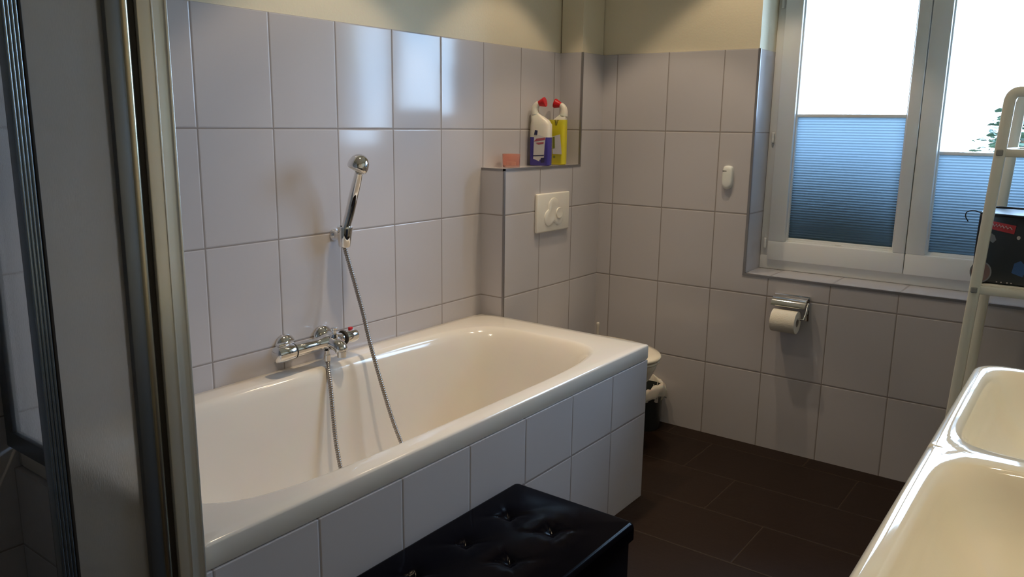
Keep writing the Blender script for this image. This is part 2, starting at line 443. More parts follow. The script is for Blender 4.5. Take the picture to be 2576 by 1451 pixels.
rings = [outer(.020, TBZ-.001), outer(.002, TBZ), outer(0, TBZ+.004), outer(0, TZ-.007), outer(.0018, TZ-.0025), outer(.006, TZ), outer(.03, TZ+.0008)]
prof = [(.790, .322, 5.0, TZ+.001, 0), (.782, .314, 5.0, TZ-.0005, 0), (.774, .307, 5.0, TZ-.005, 0), (.766, .300, 4.8, TZ-.014, -.002), (.756, .293, 4.6, TZ-.032, -.005),
        (.742, .285, 4.4, TZ-.07, -.012), (.725, .277, 4.2, TZ-.13, -.02), (.705, .268, 4.0, TZ-.20, -.032), (.68, .258, 3.8, TZ-.28, -.045),
        (.655, .244, 3.6, TZ-.345, -.055), (.62, .222, 3.5, TZ-.385, -.06), (.57, .19, 3.4, TZ-.405, -.06), (.48, .14, 3.0, TZ-.412, -.06), (.25, .06, 2.4, TZ-.415, -.06)]
for ax, ay, n, z, sx in prof: rings.append(inner(ax, ay, n, z, sx))
bridge(b, rings); cap(b, rings[-1])
o = obj('tub_shell', b, enamel, tub, auto=50)
b = bmesh.new(); box(b, TX0-.012, TX1-.006, TY0-.001, TY0+.06, 0, TBZ-.003, .0015); box(b, TX1-.06, TX1-.006, TY0+.06, -.001, 0, TBZ-.003)
obj('tiled_panel', b, TP, tub)
b = bmesh.new(); box(b, TX1-.09, TX1-.0035, -.085, -.0015, .5, .5765); obj('corner_ledge', b, enamel, tub)
b = bmesh.new(); lathe(b, [(0, .006), (.02, .006), (.028, .003), (.030, 0)], (cx-.06, cy, TZ-.4145), n=28); obj('drain', b, chrome, tub, smooth=True)
# grouted tile side of the bath facing the shower
b = bmesh.new(); box(b, TX0-.012, TX0+.04, TY0+.06, -.001, 0, TBZ-.003); obj('side_panel', b, TW, tub)

# ------------------------------------------------------------------ mixer tap
mx_ = thing('bath_mixer', 'chrome wall mounted thermostatic bath mixer with two round wall plates', 'tap', (0, 0, 0))
AY = -.070; AZ = .655
for x in (-1.722, -1.572):
    b = bmesh.new(); lathe(b, [(0, .0), (.038, 0), (.0385, .004), (.035, .013), (.026, .021), (.018, .025), (.017, .06)], (x, -.0005, AZ), (0, -1, 0)); obj('wall_plate', b, chrome, mx_, smooth=True)
b = bmesh.new()
def xl(prof, n=36): lathe(b, prof, (0, AY, AZ), (1, 0, 0), n=n)
xl([(0, -1.745), (.021, -1.745), (.0225, -1.74), (.0225, -1.70), (.0205, -1.67), (.0200, -1.655), (.0215, -1.64), (.026, -1.622), (.0275, -1.60), (.026, -1.578), (.0205, -1.562), (.0190, -1.552), (.0190, -1.545), (0, -1.545)])
obj('mixer_body', b, chrome, mx_, auto=40)
b = bmesh.new(); xl([(0, -1.812), (.016, -1.812), (.024, -1.806), (.0265, -1.795), (.0265, -1.752), (.025, -1.747), (0, -1.747)]); box(b, -1.800, -1.762, AY-.006, AY+.006, AZ+.022, AZ+.034, .003)
obj('flow_knob', b, chrome, mx_, auto=40)
for x0 in (-1.7485, -1.546):
    b = bmesh.new(); xl([(0, x0), (.0235, x0), (.0245, x0+.002), (.0245, x0+.006), (.0235, x0+.008), (0, x0+.008)]); obj('black_ring', b, rubber, mx_, auto=40)
b = bmesh.new(); xl([(0, -1.538), (.021, -1.538), (.0225, -1.533), (.0225, -1.499), (.020, -1.490), (.012, -1.486), (0, -1.485)])
k = obj('temperature_knob', b, chrome, mx_, auto=40)
b = bmesh.new(); box(b, -1.517, -1.503, AY-.005, AY+.005, AZ+.021, AZ+.030, .002); obj('red_button', b, red, k, auto=40)
b = bmesh.new()
SP = catmull([(-1.600, AY+.004, AZ), (-1.600, AY-.018, AZ-.001), (-1.599, AY-.036, AZ-.005), (-1.598, AY-.050, AZ-.013), (-1.598, AY-.054, AZ-.024)], 6)
tube(b, SP, [.024-.006*i/(len(SP)-1) for i in range(len(SP))], n=24, flat=1.2)
s = obj('spout', b, chrome, mx_, smooth=True)
b = bmesh.new(); lathe(b, [(0, 0), (.0145, 0), (.0150, .018), (.012, .020), (0, .020)], (-1.598, AY-.054, AZ-.042), n=24); obj('aerator', b, chrome, s, auto=40)
b = bmesh.new(); lathe(b, [(0, 0), (.009, 0), (.009, .0012), (0, .0012)], (-1.598, AY-.054, AZ-.0435), n=20); obj('aerator_mesh', b, rubber, s)
b = bmesh.new(); lathe(b, [(.012, 0), (.011, .010), (.007, .013), (.007, .022), (.0105, .025), (.0105, .031), (0, .033)], (-1.60, AY-.024, AZ+.018), n=20); obj('diverter_knob', b, chrome, mx_, auto=40)
b = bmesh.new(); lathe(b, [(0, 0), (.011, 0), (.011, .02), (.0085, .022), (.0085, .034), (0, .034)], (-1.628, -.090, AZ-.054), n=18); obj('hose_outlet', b, chrome, mx_, auto=40)

# ------------------------------------------------------------------ hand shower
hs = thing('hand_shower', 'chrome hand shower with ribbed hose hanging on the tiled bath wall', 'shower head', (0, 0, 0))
HX, HY = -1.507, -.052
b = bmesh.new(); lathe(b, [(0, 0), (.020, 0), (.020, .004), (.014, .010), (.013, .035)], (HX+.002, -.0005, .985), (0, -1, 0), n=24)
lathe(b, [(.012, -.034), (.0185, -.034), (.0200, -.030), (.0250, .028), (.0240, .032), (.0150, .032), (.0150, .0)], (HX, HY, .985), (0.0, -.10, 1), n=32)
obj('wall_holder', b, chrome, hs, auto=45)
b = bmesh.new()
hp = catmull([(HX, HY+.004, .958), (HX-.001, HY-.003, 1.0), (HX+.012, HY-.014, 1.06), (HX+.017, HY-.030, 1.12), (HX+.014, HY-.052, 1.17), (HX+.008, HY-.066, 1.195)], 8)
n = len(hp); tube(b, hp, [.0120+.003*math.sin(PI*i/(n-1)) for i in range(n)], n=20)
h = obj('handle', b, chrome, hs, smooth=True)
b = bmesh.new()
c0 = Vector((HX+.002, HY-.072, 1.216)); ax = Vector((-.42, .18, -.85)).normalized()
lathe(b, [(0, -.034), (.012, -.0325), (.022, -.026), (.030, -.014), (.033, 0), (.033, .010), (.0315, .016), (.029, .018), (.0, .018)], c0, ax, n=36)
hd_ = obj('spray_head', b, chrome, hs, auto=50)
b = bmesh.new(); lathe(b, [(0, .0215), (.015, .0205), (.0265, .019), (.0275, .0165)], c0, ax, n=32); obj('spray_plate', b, whitepl, hd_, smooth=True)
def hose(pts, r=.0068):
    P = catmull(pts, 60); bb = bmesh.new()
    # resample evenly and ribbed
    L = [0]
    for a, c in zip(P, P[1:]): L.append(L[-1]+(c-a).length)
    N_ = int(L[-1]/.0018); out = []; j = 0
    for i in range(N_+1):
        s_ = L[-1]*i/N_
        while j < len(L)-2 and L[j+1] < s_: j += 1
        tt = (s_-L[j])/max(L[j+1]-L[j], 1e-9); out.append(P[j].lerp(P[j+1], min(max(tt, 0), 1)))
    tube(bb, out, [r+(.0006 if i % 4 < 2 else -.0006) for i in range(len(out))], n=10)
    return bb
b = hose([(HX, HY+.006, .957), (-1.500, -.056, .91), (-1.490, -.075, .83), (-1.487, -.105, .74), (-1.487, -.14, .63), (-1.475, -.175, .50), (-1.462, -.21, .38), (-1.452, -.245, .29), (-1.46, -.29, .205), (-1.53, -.35, .178), (-1.62, -.36, .178),
          (-1.680, -.30, .185), (-1.686, -.222, .25), (-1.676, -.178, .34), (-1.665, -.153, .43), (-1.652, -.130, .52), (-1.636, -.104, .578), (-1.628, -.090, .603)])
obj('hose', b, hosem, hs, smooth=True)

# ------------------------------------------------------------------ flush plate
fp = thing('flush_plate', 'cream white toilet flush plate with clover shaped double button', 'flush plate', (-.4035, -D, .9825))
b = bmesh.new(); box(b, -.123, .123, -.016, 0, -.082, .082, .006, 3); obj('plate', b, whitepl, fp, auto=40)
def blob(parts, N=72):
    # outline = union of circles as seen from the middle
    out = []
    for i in range(N):
        a = 2*PI*i/N; best = 0
        for (x, y, r_) in parts:
            B = x*math.cos(a)+y*math.sin(a); Dq = B*B-(x*x+y*y-r_*r_)
            if Dq >= 0: best = max(best, B+math.sqrt(Dq))
        out.append((best*math.cos(a), best*math.sin(a)))
    return out
def raised(bm, poly, y0, y1, ox=0, oz=0, sh=.93):
    a = [bm.verts.new((ox+x, y0, oz+z)) for x, z in poly]; c = [bm.verts.new((ox+x, y1, oz+z)) for x, z in poly]
    d = [bm.verts.new((ox+x*sh, y1-.0022, oz+z*sh)) for x, z in poly]; e = [bm.verts.new((ox+x*.6, y1-.0012, oz+z*.6)) for x, z in poly]
    bridge(bm, [a, c, d, e]); cap(bm, e)
b = bmesh.new(); raised(b, blob([(-.004, .020, .041), (-.036, -.022, .036), (.036, -.022, .036), (.0, -.005, .04)]), -.0155, -.0185)
o = obj('large_button', b, whitepl, fp, auto=50)
b = bmesh.new(); raised(b, blob([(0, 0, .024)]), -.0185, -.0215, .034, -.006)
obj('small_button', b, whitepl, fp, auto=50)

# ------------------------------------------------------------------ shelf items
def bottle(name, label, cat, x, y, rz, hw, dp, htop, zsplit, mats, extras):
    t = thing(name, label, cat, (x, y, SZ+.0012), rz)
    b = bmesh.new(); rings = []
    spec = [(0, hw*.9, dp*.9, 0), (.003, hw, dp, 0), (zsplit-.001, hw, dp, 0), (zsplit, hw, dp, 0), (htop*.78, hw*.98, dp, 0), (htop*.86, hw*.83, dp*.9, -.10*hw), (htop*.93, hw*.60, dp*.72, -.38*hw), (htop, hw*.36, dp*.5, -.62*hw)]
    for z, a, c, sx in spec:
        rings.append([b.verts.new((sx+sup(a, c, 4, 2*PI*i/40)[0], sup(a, c, 4, 2*PI*i/40)[1], z)) for i in range(40)])
    for i in range(len(rings)-1): bridge(b, rings[i:i+2], 0 if i < 3 else 1)
    cap(b, rings[0][::-1], 0)
    # bent neck
    P = catmull([(-.62*hw, 0, htop-.006), (-.68*hw, 0, htop+.010), (-.62*hw, 0, htop+.024), (-.44*hw, 0, htop+.035), (-.26*hw, 0, htop+.040)], 6)
    tube(b, P, [.0185-.0075*i/(len(P)-1) for i in range(len(P))], n=20, mi=1, up=(0, 1, 0))
    obj('bottle_body', b, mats, t, auto=45)
    c = bmesh.new(); d = (P[-1]-P[-2]).normalized(); d = (d+Vector((.6, 0, -.15))).normalized()
    N_ = 24
    lathe(c, [(0, -.006), (.009, -.006), (.0105, -.002), (.0195, .022), (.0205, .026), (.0195, .029), (0, .029)], P[-1], d, n=N_)
    obj('cap', c, red, t, auto=40)
    extras(t, hw, dp)
    return t
def ex_blue(t, hw, dp):
    b = bmesh.new(); Mf = Matrix(((1, 0, 0, 0), (0, 0, -1, -dp), (0, 1, 0, 0), (0, 0, 0, 1)))
    prism(b, [(-.024, .028), (.004, .018), (.004, .024), (.024, .032), (.026, .085), (.030, .118), (.0, .128), (-.022, .120)], 0, .0008, Mf)
    o = obj('label', b, lab_w, t)
    b = bmesh.new(); prism(b, [(-.022, .100), (.028, .108), (.029, .118), (-.012, .112)], .0008, .0014, Mf); obj('red_banner', b, lab_r, o)
    b = bmesh.new(); prism(b, [(-.014, .095), (.022, .099), (.022, .092), (-.002, .088)], .0008, .0014, Mf)
    obj('red_print', b, lab_r, o)
    b = bmesh.new(); prism(b, [(-.024, .043), (.024, .046), (.024, .041), (-.024, .038)], .0008, .0014, Mf); obj('navy_line', b, lab_n, o)
    b = bmesh.new(); prism(b, [(.010, .012), (.027, .014), (.027, .034), (.010, .032)], .0008, .0014, Mf); obj('navy_box', b, lab_n, o)
    b = bmesh.new(); prism(b, [(-.022, .128), (-.008, .128), (-.006, .146), (-.018, .148)], .0006, .0014, Mf)
    obj('navy_print', b, lab_n, o)
def ex_yel(t, hw, dp):
    b = bmesh.new(); Mf = Matrix(((0, 0, 1, hw), (1, 0, 0, 0), (0, 1, 0, 0), (0, 0, 0, 1)))
    Mf = Matrix(((1, 0, 0, 0), (0, 0, -1, -dp), (0, 1, 0, 0), (0, 0, 0, 1)))
    prism(b, [(-.03, .045), (.012, .045), (.016, .12), (-.02, .13)], 0, .0008, Mf)
    o = obj('label', b, lab_w, t)
    b = bmesh.new(); prism(b, [(.002, .07), (.012, .07), (.014, .118), (.004, .12)], .0008, .0014, Mf); obj('green_stripe', b, lab_g, o)
    b = bmesh.new(); prism(b, [(.0, .028), (.009, .028), (.009, .038), (.0, .038)], 0, .0008, Mf); obj('green_print', b, lab_g, o)
# widths run along local x; local x points to the photo's right, local -y to the camera side
bottle('cleaner_bottle', 'blue toilet cleaner bottle with white top and red cap on the shelf', 'bottle', -.405, -.058, math.radians(-76), .0455, .026, .218, .118, [bot_b, bot_w], ex_blue)
t = bottle('cleaner_bottle', 'yellow toilet cleaner bottle with red cap, behind the blue one', 'bottle', -.275, -.056, math.radians(-76), .0395, .026, .215, .192, [bot_y, bot_w], ex_yel)
t.scale = (-1, 1, 1)
cg = thing('candle_glass', 'small pinkish orange glass tealight holder on the tiled shelf', 'candle holder', (-.618, -.060, SZ+.0012))
b = bmesh.new(); lathe(b, [(0, 0), (.033, 0), (.035, .003), (.037, .052), (.0365, .053), (.0345, .052), (.0325, .008), (.0, .006)], n=40); obj('glass', b, candleg, cg, auto=40)
b = bmesh.new(); lathe(b, [(0, 0), (.019, 0), (.0195, .014), (.018, .014), (.018, .011), (0, .011)], (0, 0, .0075), n=28); obj('tealight', b, whitepl, cg, auto=40)

# ------------------------------------------------------------------ wall sensor
ws = thing('wall_sensor', 'small oval white plastic sensor on the tiles left of the window', 'sensor', (0, -.735, 1.139))
b = bmesh.new()
poly = [(-.0215, .030), (-.014, .048), (.014, .048), (.0215, .030), (.0225, 0), (.021, -.026), (.015, -.041), (.0, -.0485), (-.015, -.041), (-.021, -.026), (-.0225, 0)]
P = catmull([(x, 0, z) for x, z in poly]+[(poly[0][0], 0, poly[0][1])], 4)[:-1]
def rg(s_, x): return [b.verts.new((x, -p.x*s_, p.z*s_)) for p in P]
R_ = [rg(1, 0), rg(1, -.012), rg(.93, -.0165), rg(.7, -.019), rg(.3, -.020)]
bridge(b, R_); cap(b, R_[-1]); cap(b, R_[0][::-1]); obj('case', b, sensorm, ws, auto=50)
b = bmesh.new(); box(b, -.0195, -.0165, .001, .0195, .026, .030, .001); obj('slit', b, dark, ws)

# ------------------------------------------------------------------ toilet roll
tp = thing('toilet_roll_holder', 'chrome toilet roll holder with flap on the tiles under the window', 'toilet roll holder', (0, -1.04, .60))
b = bmesh.new(); box(b, -.012, 0, -.075, .068, .055, .082, .003); box(b, -.008, 0, -.075, -.060, -.02, .06, .002)
obj('wall_bracket', b, chrome, tp, auto=40)
b = bmesh.new(); fl = []
for i in range(13):
    a = math.radians(0+72*i/12); fl.append((-.012-.052*math.sin(a)-.004, .070-.052*(1-math.cos(a))+.008))
for (x, z), (x2, z2) in zip(fl, fl[1:]):
    pass
top = [[b.verts.new((x, y, z)) for x, z in fl] for y in (-.072, .064)]; bot = [[b.verts.new((x*.97, y, z-.0022)) for x, z in fl] for y in (-.072, .064)]
n = len(fl)
for k in range(n-1):
    b.faces.new([top[0][k], top[1][k], top[1][k+1], top[0][k+1]]); b.faces.new([bot[0][k], bot[0][k+1], bot[1][k+1], bot[1][k]])
    for s_ in (0, 1): b.faces.new([top[s_][k], top[s_][k+1], bot[s_][k+1], bot[s_][k]])
b.faces.new([top[0][0], bot[0][0], bot[1][0], top[1][0]]); b.faces.new([top[0][-1], top[1][-1], bot[1][-1], bot[0][-1]])
obj('flap', b, chrome, tp, auto=40)
b = bmesh.new(); tube(b, catmull([(-.006, -.068, .06), (-.03, -.069, .03), (-.055, -.069, 0), (-.060, -.060, -.005), (-.060, .0, -.005), (-.060, .062, -.005)], 8), .0035, n=12); obj('arm', b, chrome, tp, smooth=True)
rl = thing('toilet_roll', 'white toilet paper roll hanging in the chrome holder', 'toilet roll', (-.060, -1.038, .5805))
b = bmesh.new(); lathe(b, [(.018, -.049), (.0455, -.049), (.046, -.047), (.046, .047), (.0455, .049), (.018, .049), (.018, -.049)], (0, 0, 0), (0, 1, 0), n=56); 
obj('paper', b, paper, rl, auto=40)
b = bmesh.new(); lathe(b, [(.0178, -.049), (.0178, .049), (.0168, .049), (.0168, -.049), (.0178, -.049)], (0, 0, 0), (0, 1, 0), n=32); obj('cardboard_core', b, mat('cardboard', (.35, .30, .25), .9), rl, smooth=True)

# ------------------------------------------------------------------ toilet
wc = thing('toilet', 'white wall hung toilet with closed lid, half hidden by the bathtub end', 'toilet', (-.4035, -D-.001, 0))
def egg(a, L0, L1, th, n=2.3):
    # a half width; back at y=-L0 ... front tip at y=-L1
    s, c = math.sin(th), math.cos(th); yc = -(L0+(L1-L0)*.42)
    if s < 0: return a*c, yc+s*(L1+yc)*(1+.0*c)
    x, y = sup(a, -yc-L0, 3.2, th); return x, yc+y
b = bmesh.new(); rr = []
for z, a, L0, L1 in ((.06, .085, 0, .20), (.10, .10, 0, .24), (.16, .125, 0, .32), (.22, .145, 0, .40), (.28, .16, 0, .455), (.33, .172, 0, .495), (.37, .178, 0, .515), (.392, .180, 0, .522), (.396, .176, 0, .518)):
    rr.append([b.verts.new((*egg(a, L0, L1, 2*PI*i/64), z)) for i in range(64)])
bridge(b, rr); cap(b, rr[0][::-1]); cap(b, rr[-1]); obj('bowl', b, toiletm, wc, smooth=True)
def slab(z0, z1, a, L0, L1, dome=0):
    bb = bmesh.new(); q = []
    for z, s_ in ((z0, .985), (z0+.004, 1), (z1-.006, 1), (z1-.001, .975), (z1+dome*.5, .85), (z1+dome*.9, .5), (z1+dome, .15)):
        e = [egg(a, L0, L1, 2*PI*i/64) for i in range(64)]; yc = -(L0+L1)/2
        q.append([bb.verts.new((x*s_, yc+(y-yc)*s_, z)) for x, y in e])
    bridge(bb, q); cap(bb, q[0][::-1]); cap(bb, q[-1]); return bb
obj('seat', slab(.3975, .412, .183, .075, .530), toiletm, wc, auto=50)
obj('lid', slab(.413, .430, .186, .07, .535, .006), toiletm, wc, auto=50)
for x in (-.08, .08):
    b = bmesh.new(); lathe(b, [(0, 0), (.013, 0), (.013, .03), (.010, .033), (0, .033)], (x, -.045, .397), n=18)
    obj('seat_hinge', b, chrome, wc, auto=40)
br = thing('toilet_brush', 'slim toilet brush with pale clear handle behind the bathtub end', 'toilet brush', (-.115, -.2, 0))
b = bmesh.new(); lathe(b, [(0, 0), (.045, 0), (.047, .004), (.040, .14), (.037, .142), (.037, .01), (0, .01)], n=32); obj('holder', b, whitepl, br, auto=40)
b = bmesh.new(); lathe(b, [(0, .02), (.006, .02), (.006, .30), (.0065, .36), (.0075, .385), (.0055, .40), (.006, .43), (.0085, .444), (.006, .452), (0, .453)], n=18); obj('handle', b, brushm, br, smooth=True)
b = bmesh.new(); lathe(b, [(0, .03), (.028, .032), (.032, .06), (.03, .10), (.01, .115), (0, .115)], n=24); obj('brush_head', b, whitepl, br, smooth=True)
bn = thing('waste_bin', 'small dark waste bin with crumpled white liner beyond the bathtub end', 'bin', (-.100, -.455, 0))
b = bmesh.new(); lathe(b, [(0, 0), (.064, 0), (.066, .004), (.078, .195), (.075, .196), (.064, .01), (0, .01)], n=40); obj('bin_body', b, binm, bn, auto=40)
b = bmesh.new(); rr = []
for k, (r_, z) in enumerate(((.073, .14), (.076, .18), (.080, .202), (.084, .210), (.088, .190), (.090, .170), (.089, .155))):
    rr.append([b.verts.new(((r_+random.uniform(-.004, .006)+.004*math.sin(7*2*PI*i/48))*math.cos(2*PI*i/48), (r_+random.uniform(-.004, .006))*math.sin(2*PI*i/48), z+random.uniform(-.006, .006)+(.018*math.sin(3*2*PI*i/48+1) if k > 1 else 0))) for i in range(48)])
bridge(b, rr); obj('liner', b, bagliner, bn, smooth=True)

# ------------------------------------------------------------------ tufted bench
BX0, BX1, BY0, BY1, BZ = -2.335, -1.572, -1.178, -.800, .38
bench = thing('tufted_bench', 'black button tufted faux leather storage bench beside the bathtub panel', 'bench', (0, 0, 0))
b = bmesh.new(); box(b, BX0+.012, BX1-.012, BY0+.012, BY1-.012, .004, BZ-.052, .006); obj('box_body', b, leather, bench, auto=40)
b = bmesh.new()
cols = [-1.752, -1.922, -2.092, -2.262]; rows_ = [-.909, -1.030+.0]
rows_ = [-.910, -1.040]
NXg, NYg = 190, 96; g = []
def topz(x, y):
    z = 0
    for cx_ in cols:
        for cy_ in rows_:
            d2 = (x-cx_)**2+(y-cy_)**2; d_ = math.sqrt(d2)
            z -= .016*math.exp(-d_/.016)
            ang = math.atan2(y-cy_, x-cx_)
            z -= .003*math.exp(-d_/.05)*max(0, math.cos(4*(ang-PI/4)))**2
    e = min(x-BX0, BX1-x, y-BY0, BY1-y)
    r_ = .014
    if e < r_: z -= r_-math.sqrt(max(r_*r_-(r_-e)**2, 0))
    ex = min(e/.10, 1); z += .006*(ex*(2-ex))-.006
    return BZ+z
def mapc(u, lo, hi):
    # denser near the borders
    return lo+(hi-lo)*(.5-.5*math.cos(PI*u))*.35+(hi-lo)*u*.65
for j in range(NYg+1):
    y = mapc(j/NYg, BY0, BY1); row = []
    for i in range(NXg+1):
        x = mapc(i/NXg, BX0, BX1)
        # rounded plan corners
        r_ = .02; px, py = x, y
        qx = min(max(x, BX0+r_), BX1-r_); qy = min(max(y, BY0+r_), BY1-r_)
        dx, dy = x-qx, y-qy
        if dx and dy:
            m = max(abs(dx), abs(dy)); l = math.hypot(dx, dy); px, py = qx+dx*m/l, qy+dy*m/l
        row.append(b.verts.new((px, py, topz(x, y))))
    g.append(row)
for j in range(NYg):
    for i in range(NXg): b.faces.new([g[j][i], g[j][i+1], g[j+1][i+1], g[j+1][i]])
edge = [g[0][i] for i in range(NXg+1)]+[g[j][NXg] for j in range(1, NYg+1)]+[g[NYg][i] for i in range(NXg-1, -1, -1)]+[g[j][0] for j in range(NYg-1, 0, -1)]
low = [b.verts.new((v.co.x, v.co.y, BZ-.048)) for v in edge]; bridge(b, [edge, low]); cap(b, low)
lid = obj('padded_lid', b, leather, bench, auto=60)
for cx_ in cols:
    for cy_ in rows_:
        q = bmesh.new(); lathe(q, [(.0085, -.003), (.008, .0005), (.004, .0025), (0, .003)], (cx_, cy_, topz(cx_, cy_)+.001), n=16); obj('button', q, leather, lid, smooth=True)

# ------------------------------------------------------------------ washbasin + vanity
SX0, SX1, SY0, SY1, STZ = -2.52, -1.275, YR+.002, -1.835, .85
SD = -1.868
sk = thing('double_washbasin', 'glossy cream white ceramic double washbasin in the lower right foreground', 'washbasin', (0, 0, 0))
b = bmesh.new()
def basin_half(x0, x1, RC):
    cx, cy = (x0+x1)/2, (SY0+.055+SY1)/2
    A = set(2*PI*i/144 for i in range(144))
    for X in (x0, x1):
        for Y in (SY0, SY1): A.add(math.atan2(Y-cy, X-cx) % (2*PI))
    A = sorted(A)
    def O(ins, z, dv=0):
        # inset only on outer sides (not at the divider)
        a0 = x0+(ins if x0 == SX0 else 0); a1 = x1-(ins if x1 == SX1 else 0)
        return [b.verts.new((*hit_rect(cx, cy, a0, a1, SY0+ins, SY1-ins, RC, a), z)) for a in A]
    def I(ax, ay, n, z, sy=0): return [b.verts.new((cx+sup(ax, ay, n, a)[0], cy+sup(ax, ay, n, a)[1]+sy, z)) for a in A]
    aw = (x1-x0)/2; ah = (SY1-SY0-.055)/2
    rings = [O(.03, STZ-.10), O(.012, STZ-.095), O(.003, STZ-.03), O(0, STZ-.012), O(.0025, STZ-.0045), O(.008, STZ-.0005), O(.015, STZ)]
    rings += [I(aw-.028, ah-.026, 7, STZ-.0005), I(aw-.034, ah-.032, 7, STZ-.003), I(aw-.039, ah-.037, 6.5, STZ-.009), I(aw-.045, ah-.043, 6, STZ-.022), I(aw-.053, ah-.051, 5.5, STZ-.045), I(aw-.068, ah-.064, 5, STZ-.075),
              I(aw-.10, ah-.09, 4, STZ-.10), I(aw-.15, ah-.125, 3.2, STZ-.114), I(aw-.22, ah-.17, 2.5, STZ-.120), I(.03, .02, 2, STZ-.123)]
    bridge(b, rings); cap(b, rings[-1])
    return cx, cy
c1 = basin_half(SD, SX1, {(1, 1): .055, (1, -1): .02})
c2 = basin_half(SX0, SD, {(-1, 1): .055, (-1, -1): .02})
bmesh.ops.remove_doubles(b, verts=b.verts[:], dist=.0004)
obj('basin', b, ceramic, sk, auto=60)
for c in (c1, c2):
    q = bmesh.new(); lathe(q, [(.0, .005), (.018, .005), (.024, .002), (.025, 0)], (c[0], c[1], STZ-.1225), n=24); obj('drain', q, chrome, sk, smooth=True)
vn = thing('vanity_cabinet', 'dark grey vanity cabinet carrying the double washbasin', 'cabinet', (0, 0, 0))
b = bmesh.new(); box(b, SX0+.04, SX1-.04, YR+.003, SY1-.05, .002, STZ-.124-.002, .002); obj('cabinet_body', b, cabm, vn)
for x0, x1 in ((SX0+.042, SD-.002), (SD+.002, SX1-.042)):
    b = bmesh.new(); box(b, x0, x1, SY1-.049, SY1-.031, .322, STZ-.126, .002); d = obj('drawer', b, cabm, vn)
    q = bmesh.new(); m_ = (x0+x1)/2; tube(q, catmull([(m_-.06, SY1-.031, .60), (m_-.06, SY1-.012, .60), (m_+.06, SY1-.012, .60), (m_+.06, SY1-.031, .60)], 8), .004, n=10); obj('handle', q, chrome, d, smooth=True)

# ------------------------------------------------------------------ rack
rk = thing('storage_rack', 'tall cream white metal shelf rack in front of the right window sash', 'shelf rack', (0, 0, 0))
RXF, RXR = -.425, -.075
def ry(z): return -1.686-.0455*z                # the left legs splay slightly
def rr_(z): return -2.235+.0455*z
def sqtube(bm, pts, w, up):
    pts = [Vector(p) for p in pts]; rings = []
    for i, p in enumerate(pts):
        t = (pts[min(i+1, len(pts)-1)]-pts[max(i-1, 0)]).normalized(); n_ = Vector(up); n_ = (n_-t*n_.dot(t)).normalized(); bi = t.cross(n_)
        c_ = [p+n_*a*w/2+bi*c*w/2 for a, c in ((1, .8), (.8, 1), (-.8, 1), (-1, .8), (-1, -.8), (-.8, -1), (.8, -1), (1, -.8))]
        rings.append([bm.verts.new(q) for q in c_])
    bridge(bm, rings); cap(bm, rings[0][::-1]); cap(bm, rings[-1])
for x in (RXF, RXR):
    b = bmesh.new(); zt = 1.448
    pts = [(x, ry(0), 0), (x, ry(.8), .8), (x, ry(zt-.02), zt-.012)]
    for i in range(1, 7):
        a = math.radians(90*i/6); pts.append((x, ry(zt)-.022*(1-math.cos(a)), zt-.012+.024*math.sin(a)))
    m_ = [(x, p[1]*-1+ry(0)+rr_(0), p[2]) for p in pts]
    full = pts+[tuple(q) for q in m_[::-1]]
    sqtube(b, full, .030, (1, 0, 0)); obj('leg_frame', b, rackm, rk, auto=50)
for z in (.24, .862, 1.283):
    b = bmesh.new(); w = .024
    y0, y1 = rr_(z)+.012, ry(z)-.012
    for x in (RXF, RXR): box(b, x-w/2, x+w/2, y0, y1, z-w/2, z+w/2, .003)
    for y in (y0, y1): box(b, RXF+.012, RXR-.012, y-.010, y+.010, z-w/2, z+w/2, .003)
    f = obj('shelf_frame', b, rackm, rk, auto=40)
    if z < 1.2:
        b = bmesh.new(); box(b, RXF+.005, RXR-.005, y0+.005, y1-.005, z+.006, z+.0135, .002); obj('shelf_plate', b, rackm, f)
for z in (.862, 1.283):
    b = bmesh.new(); box(b, RXF-.0185, RXF-.0145, ry(z)-.009, ry(z)+.009, z-.009, z+.009, .003); obj('screw_cap', b, capm, rk)

# ------------------------------------------------------------------ bag on the rack
bg = thing('wash_bag', 'dark printed bag with red label on the middle shelf of the white rack', 'bag', (0, 0, 0))
GX0, GX1, GY1, GY0, GZ0, GZ1 = -.375, -.13, -1.712, -2.13, .8765, 1.098
b = bmesh.new(); box(b, GX0+.004, GX1, GY0, GY1-.004, GZ0, GZ1-.004, .012, 3)
faces_by_normal(b, lambda f: 1 if f.normal.y > .8 else 0)
obj('bag_body', b, [bagm, bagside], bg, auto=50)
b = bmesh.new()
def pr_(p): tube(b, catmull(p, 8), .0045, n=8)
pr_([(GX0, GY1, GZ0+.01), (GX0, GY1+.002, (GZ0+GZ1)/2), (GX0, GY1, GZ1-.006)]); pr_([(GX1, GY1, GZ0+.01), (GX1, GY1+.004, (GZ0+GZ1)/2), (GX1, GY1, GZ1-.002)])
pr_([(GX0, GY1, GZ1-.004), (GX0-.001, (GY0+GY1)/2, GZ1-.009), (GX0, GY0, GZ1-.004)]); pr_([(GX1, GY1, GZ1-.002), (GX1, (GY0+GY1)/2, GZ1-.002), (GX1, GY0, GZ1-.002)]); pr_([(GX0, GY1, GZ1-.004), ((GX0+GX1)/2, GY1, GZ1+.002), (GX1, GY1, GZ1-.002)])
obj('piping', b, piping, bg, smooth=True)
b = bmesh.new(); tube(b, catmull([(GX0, GY1, GZ1-.003), (GX0-.002, GY1+.022, GZ1+.004), (GX0-.003, GY1+.040, GZ1-.002), (GX0-.003, GY1+.043, GZ1-.016), (GX0-.003, GY1+.034, GZ1-.032)], 8), .0018, n=8); obj('pull_cord', b, piping, bg, smooth=True)
